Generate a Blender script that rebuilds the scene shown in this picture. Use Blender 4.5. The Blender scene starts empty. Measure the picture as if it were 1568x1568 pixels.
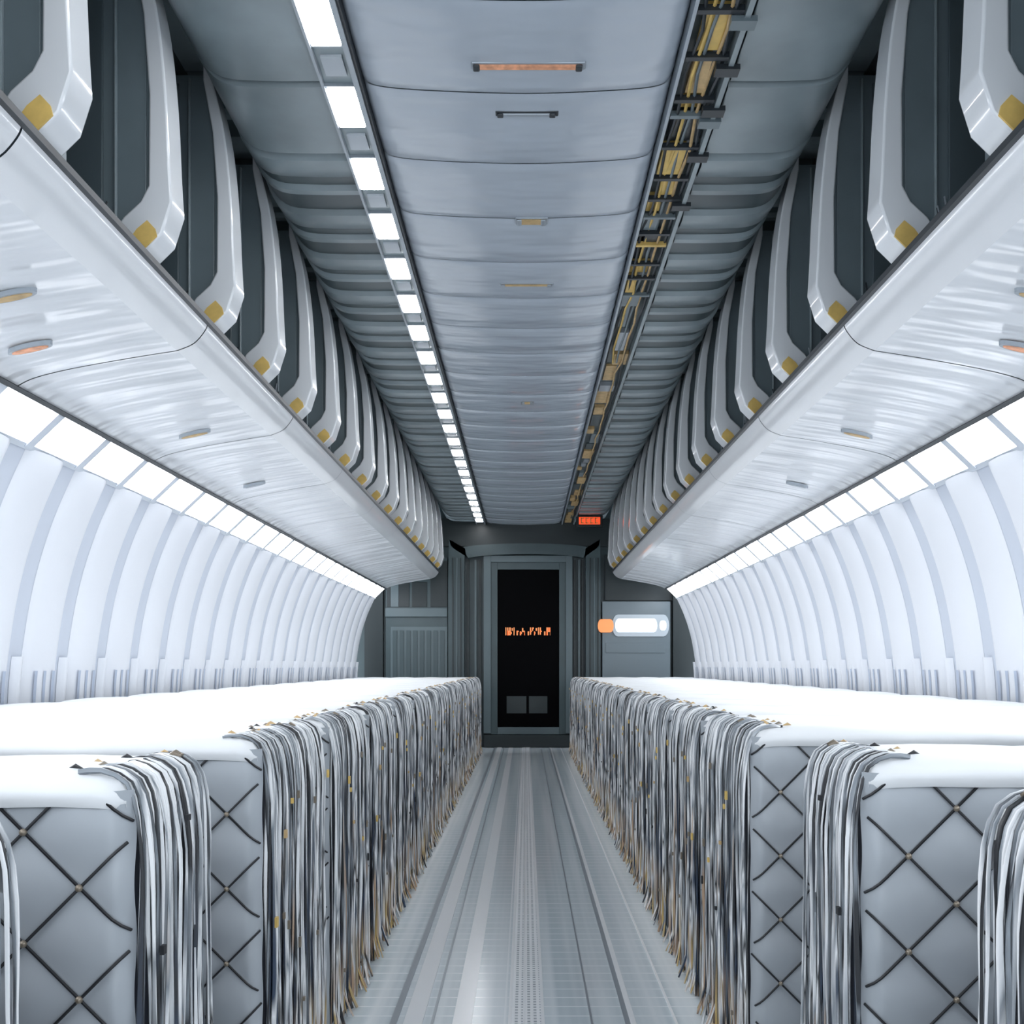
import bpy, math, random
from mathutils import Vector
random.seed(7)
U=1/130.0; H=132.0
def P(x,y,z): return (x*U,y*U,(z+H)*U)
Y0=-190; YE=1430; YB=1500

# ---------------- materials ----------------
def mat(name,col,rough=.5,metal=0,emit=None,es=0,bump=0,bscale=8,var=0,vscale=3,stretch=(1,1,1),coat=0,spec=.5,bdist=.02):
    m=bpy.data.materials.new(name); m.use_nodes=True
    nt=m.node_tree; b=nt.nodes['Principled BSDF']
    b.inputs['Base Color'].default_value=(*col,1); b.inputs['Roughness'].default_value=rough
    b.inputs['Metallic'].default_value=metal; b.inputs['Coat Weight'].default_value=coat
    b.inputs['Specular IOR Level'].default_value=spec
    if emit:
        b.inputs['Emission Color'].default_value=(*emit,1); b.inputs['Emission Strength'].default_value=es
    if bump or var:
        g=nt.nodes.new('ShaderNodeNewGeometry'); mp=nt.nodes.new('ShaderNodeMapping'); mp.inputs['Scale'].default_value=stretch
        nt.links.new(g.outputs['Position'],mp.inputs['Vector'])
    if bump:
        n=nt.nodes.new('ShaderNodeTexNoise'); n.inputs['Scale'].default_value=bscale; n.inputs['Detail'].default_value=2
        nt.links.new(mp.outputs[0],n.inputs['Vector'])
        bp=nt.nodes.new('ShaderNodeBump'); bp.inputs['Strength'].default_value=bump; bp.inputs['Distance'].default_value=bdist
        nt.links.new(n.outputs['Fac'],bp.inputs['Height']); nt.links.new(bp.outputs[0],b.inputs['Normal'])
    if var:
        n=nt.nodes.new('ShaderNodeTexNoise'); n.inputs['Scale'].default_value=vscale; n.inputs['Detail'].default_value=4
        nt.links.new(mp.outputs[0],n.inputs['Vector'])
        r=nt.nodes.new('ShaderNodeValToRGB')
        r.color_ramp.elements[0].position=.3; r.color_ramp.elements[1].position=.7
        r.color_ramp.elements[0].color=(*[c*(1-var) for c in col],1); r.color_ramp.elements[1].color=(*[min(1,c*(1+var)) for c in col],1)
        nt.links.new(n.outputs['Fac'],r.inputs[0]); nt.links.new(r.outputs[0],b.inputs['Base Color'])
    return m
M={}
M['wall']=mat('wall_white',(.86,.885,.935),.45)
M['joint']=mat('wall_joint_grey',(.66,.71,.80),.5)
M['slat']=mat('wall_slat_grey',(.50,.57,.70),.5)
M['binwhite']=mat('bin_white',(.67,.695,.725),.3,bump=.9,bscale=2.0,stretch=(.7,4.2,.7),coat=.3,bdist=.07)
M['fascia']=mat('bin_fascia',(.74,.76,.785),.22,coat=.5)
M['nose']=mat('divider_white',(.71,.735,.76),.18,coat=.6)
M['plate']=mat('divider_grey',(.15,.19,.21),.35,var=.12)
M['plate2']=mat('divider_inset',(.085,.112,.125),.3)
M['binin']=mat('bin_interior',(.075,.10,.112),.5,var=.2)
M['dark']=mat('dark_trim',(.02,.026,.032),.4)
M['yellow']=mat('yellow_label',(.68,.47,.14),.5,var=.15,vscale=20)
M['tan']=mat('tan_plate',(.52,.36,.17),.5,var=.2,vscale=30)
M['orange']=mat('orange_plate',(.80,.36,.20),.5,var=.3,vscale=40)
M['ceil']=mat('ceiling_panel',(.43,.48,.54),.2,bump=.6,bscale=2.2,stretch=(1,3.2,1),coat=.4,bdist=.03)
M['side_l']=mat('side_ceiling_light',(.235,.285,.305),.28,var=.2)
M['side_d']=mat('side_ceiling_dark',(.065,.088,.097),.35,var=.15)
M['rail']=mat('ceiling_rail',(.35,.39,.43),.3,metal=.3)
M['light']=mat('lamp_white',(1,1,1),.5,emit=(.98,.985,1),es=24)
M['cove']=mat('cove_lamp',(1,1,1),.5,emit=(.935,.965,1),es=16)
M['coveframe']=mat('cove_frame',(.62,.67,.74),.4)
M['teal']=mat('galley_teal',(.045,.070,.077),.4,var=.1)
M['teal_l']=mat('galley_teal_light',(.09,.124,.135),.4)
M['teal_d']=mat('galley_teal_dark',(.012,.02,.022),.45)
M['glass']=mat('door_glass',(.001,.001,.0015),.4,spec=.03)
M['cab']=mat('cabinet_grey',(.13,.165,.185),.35)
M['ored']=mat('sign_red',(.7,.08,.02),.5,emit=(1,.10,.03),es=.8)
M['oorg']=mat('sign_orange',(.8,.3,.1),.5,emit=(1,.30,.10),es=.45)
M['glow']=mat('galley_lamp',(.8,.83,.87),.5,emit=(.93,.97,1),es=.4)
M['glow2']=mat('galley_lamp_rim',(.35,.4,.44),.5,emit=(.85,.92,1),es=.14)
M['cover']=mat('seat_cover_white',(.75,.765,.775),.5,bump=.35,bscale=4,stretch=(.6,3,1))
M['pad']=mat('quilted_grey',(.38,.41,.44),.4,bump=.25,bscale=7)
M['under']=mat('seat_side_dark',(.016,.021,.034),.7)
M['cord']=mat('net_cord',(.012,.013,.016),.5)
M['bead']=mat('net_ring',(.26,.22,.17),.3,metal=.4)
M['trackw']=mat('floor_strip_white',(.93,.95,.97),.22)

def cordmat(name,U0,L0,B0):
    m=bpy.data.materials.new(name); m.use_nodes=True; nt=m.node_tree; b=nt.nodes['Principled BSDF']
    b.inputs['Roughness'].default_value=.4
    g=nt.nodes.new('ShaderNodeNewGeometry'); mp=nt.nodes.new('ShaderNodeMapping'); mp.inputs['Scale'].default_value=(3,50,4)
    nt.links.new(g.outputs['Position'],mp.inputs[0])
    n=nt.nodes.new('ShaderNodeTexNoise'); n.inputs['Scale'].default_value=1; n.inputs['Detail'].default_value=1.5
    nt.links.new(mp.outputs[0],n.inputs['Vector'])
    def ramp(cols):
        r=nt.nodes.new('ShaderNodeValToRGB'); cr=r.color_ramp
        N=len(cols)
        for i,c in enumerate(cols):
            p=.36+.28*i/(N-1) if N>1 else .5
            e=cr.elements[i] if i<2 else cr.elements.new(p)
            e.position=p; e.color=(*c,1)
        nt.links.new(n.outputs['Fac'],r.inputs[0]); return r
    up=ramp(U0); lo=ramp(L0); bt=ramp(B0)
    s=nt.nodes.new('ShaderNodeSeparateXYZ'); nt.links.new(g.outputs['Position'],s.inputs[0])
    def mr(a,bb):
        q=nt.nodes.new('ShaderNodeMapRange'); q.inputs[1].default_value=a;q.inputs[2].default_value=bb
        nt.links.new(s.outputs['Z'],q.inputs[0]); return q
    mx=nt.nodes.new('ShaderNodeMix'); mx.data_type='RGBA'
    nt.links.new(mr(.42,.72).outputs[0],mx.inputs[0]); nt.links.new(lo.outputs[0],mx.inputs[6]); nt.links.new(up.outputs[0],mx.inputs[7])
    m2=nt.nodes.new('ShaderNodeMix'); m2.data_type='RGBA'
    nt.links.new(mr(.08,.26).outputs[0],m2.inputs[0]); nt.links.new(bt.outputs[0],m2.inputs[6]); nt.links.new(mx.outputs[2],m2.inputs[7])
    nt.links.new(m2.outputs[2],b.inputs['Base Color']); return m
W=(.86,.87,.88); K=(.008,.010,.014); T=(.48,.33,.22); NV=(.025,.045,.085); G=(.24,.27,.30); Y=(.58,.41,.16)
M['fr_w']=cordmat('strap_white',[W,W,G,W],[W,G,W,K,W],[T,W,Y,G])
M['fr_k']=cordmat('strap_black',[K,K,G,K],[K,NV,K,G,K],[K,T,K,NV])
M['fr_g']=cordmat('strap_grey',[G,W,G,W],[NV,W,G,T],[Y,G,W,T])

def floormat():
    m=bpy.data.materials.new('cabin_floor'); m.use_nodes=True; nt=m.node_tree; b=nt.nodes['Principled BSDF']
    g=nt.nodes.new('ShaderNodeNewGeometry'); mp=nt.nodes.new('ShaderNodeMapping')
    mp.inputs['Location'].default_value=(.06,0,0)
    nt.links.new(g.outputs['Position'],mp.inputs[0])
    br=nt.nodes.new('ShaderNodeTexBrick'); br.offset=0
    br.inputs['Color1'].default_value=(.58,.67,.72,1); br.inputs['Color2'].default_value=(.60,.69,.74,1)
    br.inputs['Mortar'].default_value=(.93,.97,1,1); br.inputs['Scale'].default_value=1
    br.inputs['Brick Width'].default_value=6; br.inputs['Row Height'].default_value=.075; br.inputs['Mortar Size'].default_value=.003
    nt.links.new(mp.outputs[0],br.inputs['Vector'])
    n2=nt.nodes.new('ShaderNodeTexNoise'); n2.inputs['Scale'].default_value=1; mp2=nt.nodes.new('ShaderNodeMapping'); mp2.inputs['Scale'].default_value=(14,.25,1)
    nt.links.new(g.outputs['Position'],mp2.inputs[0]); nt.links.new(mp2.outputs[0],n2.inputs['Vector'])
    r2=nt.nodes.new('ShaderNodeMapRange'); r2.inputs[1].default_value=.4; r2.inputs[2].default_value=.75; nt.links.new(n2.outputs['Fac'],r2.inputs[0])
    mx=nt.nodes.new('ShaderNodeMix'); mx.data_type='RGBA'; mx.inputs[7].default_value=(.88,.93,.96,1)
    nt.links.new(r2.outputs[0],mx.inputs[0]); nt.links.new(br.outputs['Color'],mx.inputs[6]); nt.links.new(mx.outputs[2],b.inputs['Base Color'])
    b.inputs['Roughness'].default_value=.26
    b.inputs['Coat Weight'].default_value=.4; b.inputs['Coat Roughness'].default_value=.14
    return m
M['floor']=floormat()
def trackmat():
    m=bpy.data.materials.new('seat_track'); m.use_nodes=True; nt=m.node_tree; b=nt.nodes['Principled BSDF']
    g=nt.nodes.new('ShaderNodeNewGeometry')
    br=nt.nodes.new('ShaderNodeTexBrick'); br.offset=0
    br.inputs['Color1'].default_value=(.34,.38,.42,1); br.inputs['Color2'].default_value=(.48,.52,.55,1)
    br.inputs['Mortar'].default_value=(.93,.95,.97,1); br.inputs['Scale'].default_value=1
    br.inputs['Brick Width'].default_value=.018; br.inputs['Row Height'].default_value=.022; br.inputs['Mortar Size'].default_value=.005
    nt.links.new(g.outputs['Position'],br.inputs['Vector']); nt.links.new(br.outputs['Color'],b.inputs['Base Color'])
    b.inputs['Roughness'].default_value=.3; return m
M['track']=trackmat()

# ---------------- mesh builder ----------------
import bmesh
class MB:
    def __init__(s): s.v=[];s.f=[];s.m=[];s.mats=[]
    def mi(s,k):
        if k not in s.mats: s.mats.append(k)
        return s.mats.index(k)
    def add(s,vs,fs,k):
        o=len(s.v); s.v+=[P(*q) for q in vs]; i=s.mi(k)
        for f in fs: s.f.append([a+o for a in f]); s.m.append(i)
    def box(s,x0,x1,y0,y1,z0,z1,k):
        vs=[(x,y,z) for x in(x0,x1) for y in(y0,y1) for z in(z0,z1)]
        s.add(vs,[(0,1,3,2),(4,6,7,5),(0,4,5,1),(2,3,7,6),(0,2,6,4),(1,5,7,3)],k)
    def ext(s,prof,ys,k,off=None,closed=False,caps=False):
        n=len(prof); vs=[]
        for j,y in enumerate(ys):
            for (x,z) in (off(prof,y) if off else prof): vs.append((x,y,z))
        fs=[]
        for j in range(len(ys)-1):
            for i in range(n if closed else n-1):
                a=j*n+i; b=j*n+(i+1)%n
                fs.append((a,b,b+n,a+n))
        if caps: fs.append(tuple(range(n))); fs.append(tuple(range((len(ys)-1)*n,len(ys)*n)))
        s.add(vs,fs,k)
    def tube(s,pts,r,k,n=5):
        vs=[];N=len(pts)
        for i,p in enumerate(pts):
            a=Vector(pts[max(0,i-1)]); b=Vector(pts[min(N-1,i+1)]); t=(b-a).normalized()
            u=t.cross(Vector((0,1,0)) if abs(t.y)<.9 else Vector((1,0,0))).normalized(); w=t.cross(u)
            rr=r[i] if isinstance(r,list) else r
            for j in range(n):
                q=Vector(p)+(u*math.cos(6.2832*j/n)+w*math.sin(6.2832*j/n))*rr; vs.append(tuple(q))
        fs=[(i*n+j,i*n+(j+1)%n,(i+1)*n+(j+1)%n,(i+1)*n+j) for i in range(N-1) for j in range(n)]
        fs+= [tuple(range(n)),tuple(range((N-1)*n,N*n))]
        s.add(vs,fs,k)
    def mesh(s,name,smooth=False):
        me=bpy.data.meshes.new(name); me.from_pydata(s.v,[],s.f)
        for k in s.mats: me.materials.append(M[k])
        me.polygons.foreach_set('material_index',s.m)
        bm=bmesh.new(); bm.from_mesh(me); bmesh.ops.recalc_face_normals(bm,faces=bm.faces); bm.to_mesh(me); bm.free()
        if smooth:
            me.polygons.foreach_set('use_smooth',[True]*len(me.polygons))
            try: me.set_sharp_from_angle(angle=math.radians(smooth if smooth>1 else 40))
            except Exception: pass
        return me
    def obj(s,name,parent=None,smooth=False,bevel=0,seg=2):
        o=bpy.data.objects.new(name,s.mesh(name,smooth)); bpy.context.collection.objects.link(o)
        if parent: o.parent=parent
        if bevel:
            b=o.modifiers.new('b','BEVEL'); b.width=bevel*U; b.segments=seg; b.limit_method='ANGLE'
        return o
def empty(name,loc=(0,0,0)):
    e=bpy.data.objects.new(name,None); bpy.context.collection.objects.link(e); e.location=loc; return e
def interp(pts,n):
    out=[];N=len(pts)
    for i in range(N-1):
        p0=pts[max(0,i-1)];p1=pts[i];p2=pts[i+1];p3=pts[min(N-1,i+2)]
        for j in range(n):
            t=j/n
            out.append(tuple(.5*((2*p1[a])+(-p0[a]+p2[a])*t+(2*p0[a]-5*p1[a]+4*p2[a]-p3[a])*t*t+(-p0[a]+3*p1[a]-3*p2[a]+p3[a])*t**3) for a in range(len(p1))))
    out.append(pts[-1]); return out

# ---------------- floor ----------------
f=MB(); f.box(-275,275,Y0,YB+5,-136,-132,'floor'); f.obj('floor')
t=MB()
t.box(-6.5,-5.2,Y0,YB-8,-132,-131.4,'trackw'); t.box(5.7,7,Y0,YB-8,-132,-131.4,'trackw'); t.box(-5.2,5.7,Y0,YB-8,-132,-131.6,'track')
t.box(-1,-.2,Y0,YB-8,-132,-131.3,'trackw')
t.obj('trim_1')
t=MB(); t.box(-45,-38,Y0,YB-8,-132,-131.5,'trackw'); t.box(-50,-47.5,Y0,YB-8,-132,-131.6,'rail'); t.box(-27,-20,Y0,YB-8,-132,-131.75,'trackw'); t.box(-35,-34,Y0,YB-8,-132,-131.75,'rail'); t.obj('trim_2')  # innermost white strip is a painted highlight of the ceiling lights
t=MB(); t.box(38.5,40.6,Y0,YB-8,-132,-131.5,'trackw'); t.box(36.6,38.5,Y0,YB-8,-132,-131.7,'rail'); t.box(24,24.8,Y0,YB-8,-132,-131.7,'rail'); t.box(55,56,Y0,YB-8,-132,-131.7,'trackw'); t.obj('trim_3')

# ---------------- side walls ----------------
wp=interp([(232,101),(243,76),(252,48),(258,18),(262,-20),(262,-75),(258,-132)],5)
WP=48.0
for sgn,nm in((-1,'wall_left'),(1,'wall_right')):
    w=MB()
    def push(prof,d): return [(sgn*(x-d),z) for x,z in prof]
    w.ext([(sgn*(x+1),z) for x,z in wp],[Y0,YE],'joint')
    y=Y0
    while y<YE-10:
        a=y+1;b=min(y+WP-12,YE)
        ys=[a,a+1.5,a+5,a+10,(a+b)/2,b-10,b-5,b-1.5,b]; ds=[-.9,.3,1.5,2.3,2.8,2.3,1.5,.3,-.9]
        dd=dict(zip(ys,ds))
        w.ext(wp,ys,'wall',off=lambda pr,yy:push(pr,dd[yy]))
        for k,c in enumerate((y+WP/2-5-9,y+WP/2-5,y+WP/2-5+9)):
            top=(3,-3,3)[k]
            lo=[(x,z) for x,z in wp if z<top]
            w.ext([(sgn*(x-3.0),z) for x,z in lo],[c-1.4,c+1.4],'slat')
        lo=[(x,z) for x,z in wp if z<8]
        jc=y+WP-5
        ys2=[jc-3.4,jc-2,jc,jc+2,jc+3.4]; d2=dict(zip(ys2,[-.8,2.2,3,2.2,-.8]))
        w.ext(lo,ys2,'wall',off=lambda pr,yy:push(pr,d2[yy]))
        y+=WP
    w.ext([(sgn*(x+6),z) for x,z in [(218,125)]+wp],[Y0,YE],'joint')
    w.obj(nm,smooth=50)
    c=MB(); y=Y0
    base=[(214,119),(233,101)]
    c.ext([(sgn*(x+1.5),z+1.5) for x,z in base],[Y0,YE],'joint')
    while y<YE-10:
        c.ext([(sgn*216,116.8),(sgn*231,102.6)],[y+2.5,min(y+WP-5,YE)],'cove')
        c.ext([(sgn*214,118.5),(sgn*213,117),(sgn*230.5,100.5),(sgn*232,102)],[y-4.2,y+1.6],'coveframe',closed=True,caps=True)
        y+=WP
    c.ext([(sgn*229.5,102),(sgn*230.5,103.2),(sgn*233,101.5),(sgn*232,100)],[Y0,YE],'coveframe',closed=True,caps=True)
    c.ext([(sgn*211.5,115.8),(sgn*215.5,119.8),(sgn*216.5,117.2),(sgn*213.5,114.6)],[Y0,YE],'dark',closed=True,caps=True)
    c.obj('cove_light_strip')

# ---------------- overhead bins ----------------
for sgn in(-1,1):
    par=empty('overhead_bin_row')
    prof=interp([(133,143),(134.5,139.5),(139,134.5),(146,131.5)],4)
    prof2=interp([(146,131.5),(165,128.5),(190,124),(206,120),(214,116)],4)
    s=MB(); SEC=72*2
    y=255-SEC*3-8
    while y<YE:
        a=max(y+.4,Y0); b=min(y+SEC-.4,YE)
        if b-a>5:
            s.ext([(sgn*x,z) for x,z in prof],[a,b],'fascia')
            s.ext([(sgn*x,z) for x,z in prof2],[a,b],'binwhite')
        y+=SEC
    s.ext([(sgn*(x+.6),z+.8) for x,z in prof+prof2],[Y0,YE],'plate')
    full=[(sgn*x,z) for x,z in prof+prof2]+[(sgn*214,143)]
    s.ext(full,[YE-2,YE-.5],'fascia',closed=True,caps=True)
    s.obj('bin_underside',par,smooth=40)
    d=MB(); d.box(sgn*131.5,sgn*138,Y0,YE,142,144.2,'dark'); d.box(sgn*138,sgn*214,Y0,YE,142,143.5,'plate')
    d.box(sgn*212,sgn*216,Y0,YE,119,262,'binin'); d.box(sgn*150,sgn*153,Y0,YE,255,262,'dark')
    d.obj('bin_shell',par)
    n=MB(); pl=MB(); lb=MB()
    inner=interp([(138,262),(132.5,244),(128.5,225),(126,200),(124.8,175),(124,162)],3)
    poly=[(sgn*x,z) for x,z in inner]+[(sgn*x,z) for x,z in [(127.5,151),(135,143.6),(139,144.5),(143.5,153),(141,157),(135,162.5),(132.2,168),(132,200),(134,228),(138,250)]]
    k=-5
    while True:
        y=255+72*k; k+=1
        if y>YE-16: break
        if y<Y0+5: continue
        n.ext(poly,[y,y+13],'nose',closed=True,caps=True)
        pl.box(sgn*131.5,sgn*134,y+3,y+9,160,232,'plate')
        pl.box(sgn*134,sgn*212,y+3,y+7,143.5,254,'plate')
        pl.box(sgn*149,sgn*166,y+1.8,y+3,152,250,'plate2')
        pl.box(sgn*170,sgn*171.5,y+1,y+3,146,254,'side_d')
        pl.box(sgn*182,sgn*183.5,y+1,y+3,146,254,'side_l')
        pl.box(sgn*144,sgn*145,y+1.5,y+3,147,252,'side_l')
        pl.box(sgn*139,sgn*142.5,y+8,y+28,150,254,'plate')
        lb.ext([(sgn*x,z) for x,z in[(137.6,144.3),(134.8,144.3),(129.0,150.0),(129.6,152.5),(132.4,155.5),(136,152.5),(138.8,148.6)]],[y-.5,y+.2],'yellow',closed=True,caps=True)
        lb.tube([(sgn*144.5,y-.3,145+i*1.0) for i in range(9)],.4,'dark')
        for q in range(6):
            x=143+random.random()*12; 
            lb.tube([(sgn*x,y+1,165-random.random()*9),(sgn*(x+1),y-2,150),(sgn*(x-2),y-6-random.random()*6,145)],.35,random.choice(['dark','rail','dark']))
    n.obj('divider_nosing',par,smooth=50,bevel=2.0,seg=3); pl.obj('divider_panel',par,bevel=.4); lb.obj('divider_label',par)
    sl=MB()
    for (yy,x0,x1,mk) in [(318,168,182,'tan'),(360,184,198,'orange'),(505,172,186,'tan'),(640,180,192,'rail')]:
        z=lambda x: 131.5-(x-146)*.22
        for gx,mm,dz in ((1.6,'rail',-.2),(0,mk,-.5)):
            ring=[]
            for i in range(20):
                a=6.2832*i/20; ring.append((sgn*((x0+x1)/2+((x1-x0)/2+gx)*math.cos(a)),yy+(1.7+gx*.6)*math.sin(a)))
            sl.add([(x,y_,z(abs(x))+dz) for x,y_ in ring]+[(x,y_,z(abs(x))+1.5) for x,y_ in ring],[tuple(range(20))]+[(i,(i+1)%20,20+(i+1)%20,20+i) for i in range(20)],mm)
    sl.obj('service_slot',par)

# ---------------- ceiling ----------------
c=MB(); LP=51.0; L0=325-LP*10-12
cp=interp([(-64,230),(-61,226),(-50,224),(-25,222.6),(0,222),(22,222.6),(45,224),(54,226),(57,230)],3)
y=L0
while y<YB:
    a=y+.3; b=y+LP-.3
    if b>Y0 :
        ys=[a,a+1,a+5,a+LP*.5,b-5,b-1,b]; dd=dict(zip(ys,[.7,.2,-.1,-.3,-.1,.2,.7]))
        c.ext(cp,ys,'ceil',off=lambda pr,yy:[(x,z+dd[yy]) for x,z in pr])
    y+=LP
c.ext([(x,z+1.4) for x,z in cp],[Y0,YB],'side_l')
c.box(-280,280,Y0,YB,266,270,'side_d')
sp=interp([(79,226),(100,226),(117,227.5),(126,235),(132,248),(138,262)],4)+[(212,263)]
for sgn in(-1,1):
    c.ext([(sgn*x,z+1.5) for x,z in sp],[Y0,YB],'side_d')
    y=L0
    while y<YB:
        if y>Y0 and y<400:
            a=y-.5; ys=[a,a+1,a+LP-3,a+LP-1.5]; dd=dict(zip(ys,[1.4,-.6,-.6,1.4]))
            c.ext(sp,ys,'side_l',off=lambda pr,yy:[(sgn*x,z+dd[yy]) for x,z in pr])
        elif y>Y0:
            a=y; ys=[a,a+2,a+6,a+16,a+19]; dd=dict(zip(ys,[1.4,-.9,-1.6,-.8,1.4]))
            c.ext(sp,ys,'side_l',off=lambda pr,yy:[(sgn*x,z+dd[yy]) for x,z in pr])
            ys=[a+27,a+29,a+33,a+35]; dd=dict(zip(ys,[1.4,-.6,-.6,1.4]))
            c.ext(sp,ys,'side_l',off=lambda pr,yy:[(sgn*x,z+dd[yy]) for x,z in pr])
        y+=LP
c.obj('ceiling',smooth=35)
r=MB()
r.box(-66,-64,Y0,YB,222.5,230,'rail'); r.box(-63.9,-63,Y0,YB,223.5,230,'dark'); r.box(-79,-78,Y0,YB,223.5,230,'rail')
r.box(-78,-66,Y0,YB,225.5,230,'side_l')
r.box(57.2,58.5,Y0,YB,223,230,'rail'); r.box(75.5,77.5,Y0,YB,223,230,'side_l'); r.box(58.5,75.5,Y0,YB,229,231,'side_d')
r.obj('trim_4')
par=empty('ceiling_light_row'); L=MB(); Ff=MB(); k=-9
while True:
    y=325+LP*k; k+=1
    if y>YB-15: break
    if y<Y0+15: continue
    L.box(-77.4,-66.6,y-12.5,y+12.5,223.4,224.6,'light'); Ff.box(-78,-66,y-14,y+14,224.2,227,'rail')
    Ff.box(-76,-68,y+20,y+31,224.4,226,'rail')
L.obj('lamp_panel',par,bevel=.4); Ff.obj('lamp_frame',par)
for nm,yy,x0,x1,w,mk in [('ceiling_latch',346,-19,21,2.6,'orange'),('ceiling_handle',376,-11,12,1.6,'rail'),('ceiling_latch',467,-4,10,5,'tan'),('ceiling_latch',545,-14,15,2.0,'tan'),('ceiling_latch',790,-3,6,6,'tan')]:
    b=MB(); b.box(x0-1.2,x1+1.2,yy-w/2-.8,yy+w/2+.8,221.6,223.5,'rail' if mk!='rail' else 'dark'); b.box(x0,x1,yy-w/2,yy+w/2,221,222,mk)
    for q in (x0-.5,x1-2.5): b.box(q,q+2.5,yy-w/2-.4,yy+w/2+.4,220.6,221.5,'dark' if mk!='tan' else 'rail')
    b.obj(nm,bevel=.4)
wch=MB(); y=200
while y<1480:
    near=y<560
    h=random.choice([8,12,18,26]) if near else random.choice([20,30,45])
    mk=random.choice(['yellow','dark','tan','yellow','plate','dark','side_l','plate']) if near else random.choice(['tan','plate','side_d','rail','tan'])
    x0=59+random.random()*6; x1=x0+random.uniform(5,12)
    wch.box(x0,min(x1,75),y,y+h*.8,225+random.random()*2.5,229,mk)
    if near:
        wch.box(59,75,y+h*.85,y+h*.85+2.2,223.8,226,random.choice(['plate','yellow','dark','dark']))
        if random.random()<.35: wch.box(71,80,y,y+5,222,224,random.choice(['plate','dark','dark']))
    y+=h
for i in range(5):
    x=61+i*3; pts=[(x+random.uniform(-1.6,1.6),200+q*26,225.5+random.uniform(-1.2,1.2)) for q in range(20 if i<3 else 48)]
    wch.tube(pts,.7,['dark','yellow','plate','tan','dark'][i])
wch.obj('ceiling_wiring_channel')

# ---------------- back bulkhead ----------------
S=1500/1430.
def bx(p): return (p-805)*S
def bz(p): return (1018-p)*S
b=MB(); b.box(-275,275,YB,YB+5,-132,266,'teal'); b.obj('wall_back')
def pan(m,x0,x1,y0,y1,d0,d1,k): m.box(bx(x0),bx(x1),YB-.3-d1,YB-.3-d0,bz(y1),bz(y0),k)
b=MB()
pan(b,660,940,796,838,0,14,'teal_d')
arch=interp([(688,1140),(688,850),(696,842),(740,836),(808,834),(872,836),(912,842),(918,850),(918,1140)],4)
inn=interp([(712,1140),(712,862),(718,856),(750,852),(808,850),(866,852),(892,856),(896,862),(896,1140)],4)
n=len(arch); vs=[(bx(x),YB-16,bz(min(z,1143))) for x,z in arch]+[(bx(x),YB-16,bz(min(z,1143))) for x,z in inn]+[(bx(x),YB,bz(min(z,1143))) for x,z in arch]+[(bx(x),YB,bz(min(z,1143))) for x,z in inn]
fs=[]
for i in range(n-1): fs+=[(i,i+1,n+i+1,n+i),(i,i+1,2*n+i+1,2*n+i),(n+i,n+i+1,3*n+i+1,3*n+i)]
b.add(vs,fs,'teal')
for x in(694,700,706,902,908,914): pan(b,x,x+1.5,856,1143,14,17.5,'teal_l' if x in(700,908) else 'teal_d')
for x in(716,727,734,878,885,890): pan(b,x,x+3,858,1143,2,7,'teal_l' if x in(727,885) else 'teal_d')
pan(b,1028,1065,900,1143,0,18,'teal_d'); pan(b,560,588,880,1143,0,12,'teal_d'); pan(b,926,1065,850,920,0,9,'teal_d')
b.obj('trim_5',bevel=.3)
d=empty('door_1'); q=MB()
for a in((741,752,852,1122),(866,876,852,1122)): pan(q,*a,0,12,'teal_l')
pan(q,752,866,852,862,0,12,'teal_l'); pan(q,741,876,1124.5,1143,0,12,'teal_d')
for a in((752,762,862,1124),(856,866,862,1124)): pan(q,*a,0,9,'teal')
pan(q,762,856,862,873,0,9,'teal'); pan(q,762,856,1113,1124,0,9,'teal_l')
q.obj('door_frame',d,bevel=.4)
q=MB(); pan(q,762,856,873,1113,1,5,'glass'); pan(q,776,806,1066,1092,5,6,'teal_d'); pan(q,810,838,1066,1092,5,6,'teal_d'); q.obj('door_glass',d)
q=MB(); rs=random.Random(4)
for g0,g1 in((774,789),(791,793),(796,803),(808,829),(833,842)):
    x=g0
    while x<g1:
        wd=min(rs.uniform(1.5,3),g1-x+.5)
        hh=rs.choice([(961,973),(962,966),(967,973),(961,972)])
        pan(q,x,x+wd*.8,hh[0],hh[1],5,6.2,'oorg'); 
        if rs.random()<.6: pan(q,x,x+wd*1.3,rs.choice([961,966,971]),rs.choice([963,968,973]),5,6.2,'oorg')
        x+=wd+.9
q.obj('door_sign',d)
g=empty('galley_cabinet'); q=MB()
pan(q,592,686,855,1140,1,10,'teal'); pan(q,594,628,892,930,10,11,'teal_d'); pan(q,632,655,892,930,10,11,'teal_d'); pan(q,660,686,860,930,10,11,'teal_d')
pan(q,592,686,932,945,8,15,'teal_l'); pan(q,600,612,895,930,11,11.8,'teal_l')
pan(q,600,686,960,1060,10,12,'teal_l')
for i in range(8): pan(q,603+i*10.3,609.6+i*10.3,966,1056,12,13.2,'teal')
q.obj('cabinet_body',g,bevel=.5)
g=empty('galley_console'); q=MB()
pan(q,921,1024,922,1140,1,16,'cab'); pan(q,926,1016,985,1000,16,17,'cab')
q.obj('console_body',g,bevel=3,seg=4)
q=MB(); 
def cap(x0,x1,y0,y1,k,d0=15,d1=19):
    r_=(y1-y0)/2; pts=[]
    for i in range(9): a=math.pi/2+math.pi*i/8; pts.append((bx(x0+r_*.5+r_*.5*math.cos(a)),bz((y0+y1)/2-r_*math.sin(a))))
    for i in range(9): a=-math.pi/2+math.pi*i/8; pts.append((bx(x1-r_*.5+r_*.5*math.cos(a)),bz((y0+y1)/2-r_*math.sin(a))))
    q.ext(pts,[YB-d1,YB-d0],k,closed=True,caps=True)
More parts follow.
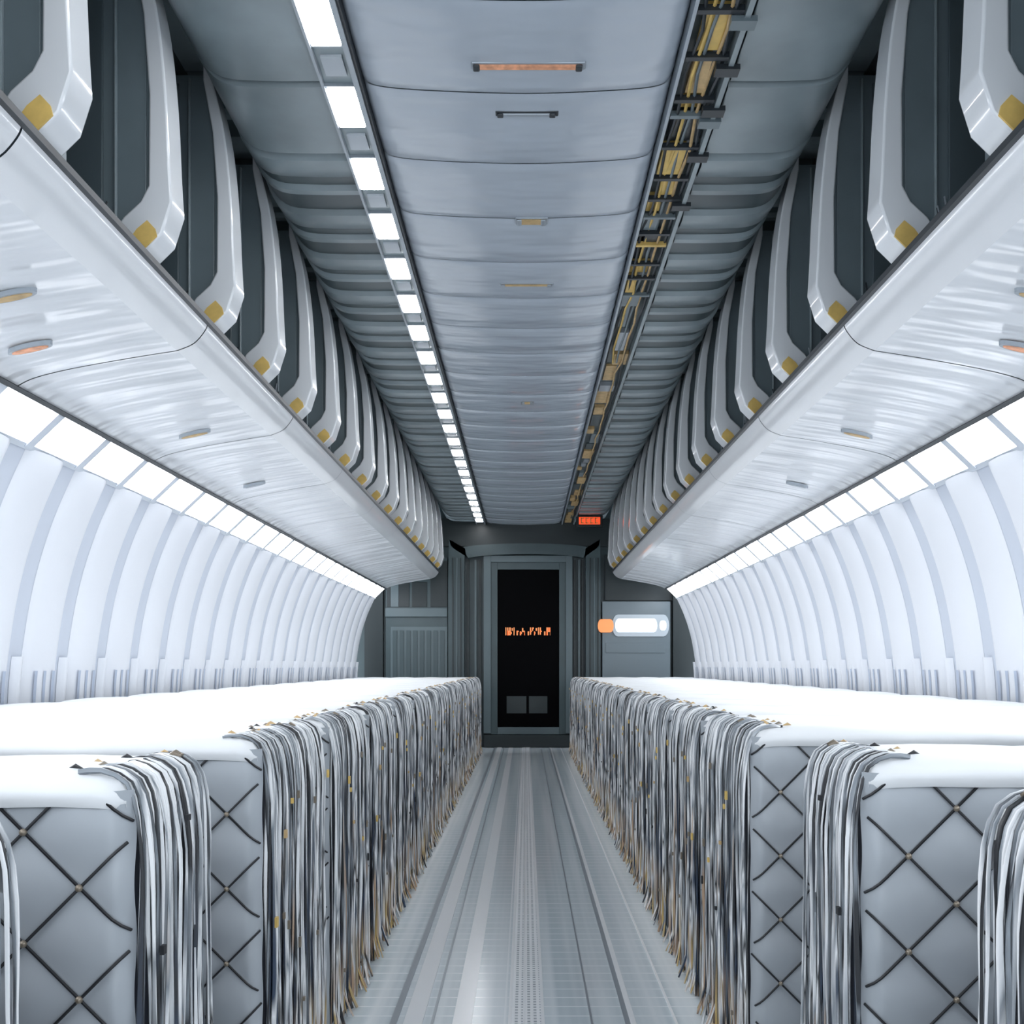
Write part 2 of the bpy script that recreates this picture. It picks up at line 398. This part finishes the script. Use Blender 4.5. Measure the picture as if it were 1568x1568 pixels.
cap(936,1022,942,975,'glow2',15,18.4); cap(940,1004,948,969,'glow'); cap(1007,1018,951,966,'glow'); cap(914,938,949,969,'oorg',15,18.8); q.obj('console_lamp',g)
e=empty('exit_sign'); q=MB(); q.box(76,116,1404,1412,208,225,'teal_d'); q.obj('sign_housing',e,bevel=1)
q=MB(); q.box(80,112,1403,1404,211,222,'ored')
q.obj('sign_face',e,bevel=.4)
q=MB()
for i in range(4):
    x=83+i*7; q.box(x,x+1.2,1402.3,1403.2,212.5,220.5,'yellow'); q.box(x,x+4.5,1402.3,1403.2,219.4,220.6,'yellow'); q.box(x,x+4.5,1402.3,1403.2,212.4,213.6,'yellow')
q.obj('sign_letters',e)

# ---------------- seat rows ----------------
D=19.4
def seatparts(depth,ns,seed):
    rnd=random.Random(seed)
    XI,XO=70,247
    body=MB(); body.box(XI+1.2,XO,3.5,depth,-132,-24,'under')
    q=MB(); nx,nz=190,110
    def surf(x,z):
        a=abs(math.sin(math.pi*(x+z)/D)*math.sin(math.pi*(x-z)/D))
        e=min(1,(x-XI+.8)/4.0)
        return -1.1*a-1.0+3.2*(1-e)**2.4
    vs=[];fs=[]
    for j in range(nz+1):
        z=-132+110*j/nz
        for i in range(nx+1):
            x=XI-.8+(XO-XI+.8)*(i/nx)**1.2
            vs.append((x,surf(x,z),z))
    for j in range(nz):
        for i in range(nx):
            a=j*(nx+1)+i; fs.append((a,a+1,a+nx+2,a+nx+1))
    q.add(vs,fs,'pad')
    c=MB()
    for fam in(1,-1):
        for k in range(-30,30):
            pts=[]; z=-132.0
            while z<=-22:
                x=(k*D-z) if fam==1 else (k*D+z)
                if XI-.8<x<XO-1: pts.append((x,surf(x,z)-.55,z))
                z+=1.2
            if len(pts)>2: c.tube(pts,.3,'cord',n=5)
    for a in range(-40,40):
        for bb in range(-40,40):
            x=(a+bb)*D/2; z=(a-bb)*D/2
            if XI-1<x<XO-2 and -130<z<-24:
                r=.7; n=8; y=surf(x,z)-.8
                vs=[];fs=[]
                for t_ in range(1,4):
                    for u_ in range(n):
                        th=math.pi*t_/4; ph=6.2832*u_/n
                        vs.append((x+r*math.sin(th)*math.cos(ph),y+r*math.sin(th)*math.sin(ph),z+r*math.cos(th)))
                vs+=[(x,y,z+r),(x,y,z-r)]
                for u_ in range(n):
                    v_=(u_+1)%n
                    fs+=[(u_,v_,n+v_,n+u_),(n+u_,n+v_,2*n+v_,2*n+u_),(v_,u_,3*n),(2*n+u_,2*n+v_,3*n+1)]
                c.add(vs,fs,'bead')
    t=MB()
    ys=[-2.0,-2.9,-2.7,-1.6,1,5,depth*.3,depth*.6,depth-3,depth,depth+1,depth+1]
    zs=[-24.8,-23.2,-21.8,-20.3,-19.3,-18.8,-18.5,-18.6,-19.2,-20.4,-23,-30]
    xs=[XI+.2,XI+.2,XI+1.8,XI+5,XI+12]+[XI+12+(XO-XI-12)*i/14 for i in range(1,15)]
    xo=[-6,-3.5,-1.3,-.3,0]+[.25*math.sin(i*1.7) for i in range(1,15)]
    vs=[];fs=[]
    for j in range(len(ys)):
        for i in range(len(xs)):
            z=zs[j]+xo[i]*(1 if 2<j<len(ys)-2 else .3)+.15*math.sin(i*2.1+j)
            vs.append((xs[i],ys[j]+(3.0 if i<2 and j<4 else 0)+(1.2 if i==2 and j<4 else 0),max(z,-31)))
    n=len(xs)
    for j in range(len(ys)-1):
        for i in range(n-1): fs.append((j*n+i,j*n+i+1,(j+1)*n+i+1,(j+1)*n+i))
    t.add(vs,fs,'cover')
    fr=MB()
    for s in range(ns):
        y=1+(depth-1)*(s+.5)/ns+rnd.uniform(-.35,.35)
        st=rnd.uniform(4,10); r=rnd.uniform(.26,.54); ph=rnd.uniform(0,6); am=rnd.uniform(.05,.4); out=rnd.uniform(0,1.6)
        mk=rnd.choice(['fr_w','fr_w','fr_w','fr_w','fr_k','fr_g','fr_k','fr_k','fr_g'])
        key=[(XI+st,y+rnd.uniform(-.6,.6),-19.0),(XI+5,y,-18.7),(XI+.6,y,-21),(XI-1.0-out*.4,y,-27)]
        nseg=11; bot=-131.4+ (rnd.uniform(0,4) if rnd.random()<.3 else 0)
        for i in range(1,nseg+1):
            z=-27+(bot+27)*i/nseg
            key.append((XI-1.2-out-.3*math.sin(i*.6+ph),y+am*math.sin(i*.7+ph)+am*.5*math.sin(i*1.7+ph*2),z))
        if rnd.random()<.3: key[-1]=(key[-1][0]-rnd.uniform(1,4),key[-1][1]+rnd.uniform(-2,2),-131.2)
        ip=interp(key,2); rr=[r*(1.0+.35*math.sin(i*.5+ph)) for i in range(len(ip))]
        fr.tube(ip,rr,mk,n=5)
    for s in range(ns//6):
        y=rnd.uniform(1,depth-3); z=rnd.uniform(-128,-30)
        fr.box(XI-4.0,XI-3.3,y,y+rnd.uniform(.8,1.6),z,z+rnd.uniform(1,3),rnd.choice(['bead','yellow','cord','tan','bead']))
    for q_ in range(ns//5):
        x0=XI+rnd.uniform(3,12); y0=rnd.uniform(0,depth)
        fr.tube([(x0-1.6,y0,-19.1),(x0,y0+.3,-18.5),(x0+1.6,y0+.2,-19.2)],[.3,.6,.25],rnd.choice(['bead','tan','cord']),n=6)
    return [body.mesh('seat_body'),q.mesh('quilted_face',70),c.mesh('cargo_net',60),t.mesh('top_cover',70),fr.mesh('strap_fringe',60)]
A=seatparts(37,38,1); B=seatparts(72,70,2); C=seatparts(72,70,5)
def place(parts,depth,side):
    e=empty('covered_seat_row',(0,depth*U,0))
    if side<0: e.scale=(-1,1,1)
    for me in parts:
        o=bpy.data.objects.new(me.name,me); bpy.context.collection.objects.link(o); o.parent=e
left=[(A,-98),(A,-5),(A,88),(A,164)]+[((B,C)[i%2],244+84*i) for i in range(14)]
right=[(A,-80),(A,10),(A,103),(A,191)]+[((C,B)[i%2],286+82*i) for i in range(14)]
for p,d in left: place(p,d,-1)
for p,d in right: place(p,d,1)

# ---------------- world, camera ----------------
w=bpy.data.worlds.new('World'); bpy.context.scene.world=w; w.use_nodes=True
w.node_tree.nodes['Background'].inputs[0].default_value=(.84,.915,1,1); w.node_tree.nodes['Background'].inputs[1].default_value=2.7  # added front fill, entering through the cabin rear left open behind the camera
cam=bpy.data.cameras.new('camera'); co=bpy.data.objects.new('camera',cam); bpy.context.collection.objects.link(co)
co.location=P(0,0,0); co.rotation_euler=(math.pi/2,0,0); cam.lens=36*1430/1568; cam.sensor_width=36
cam.shift_x=-21/1568; cam.shift_y=234/1568; cam.clip_start=.02
bpy.context.scene.camera=co
bpy.context.scene.view_settings.view_transform='Standard'
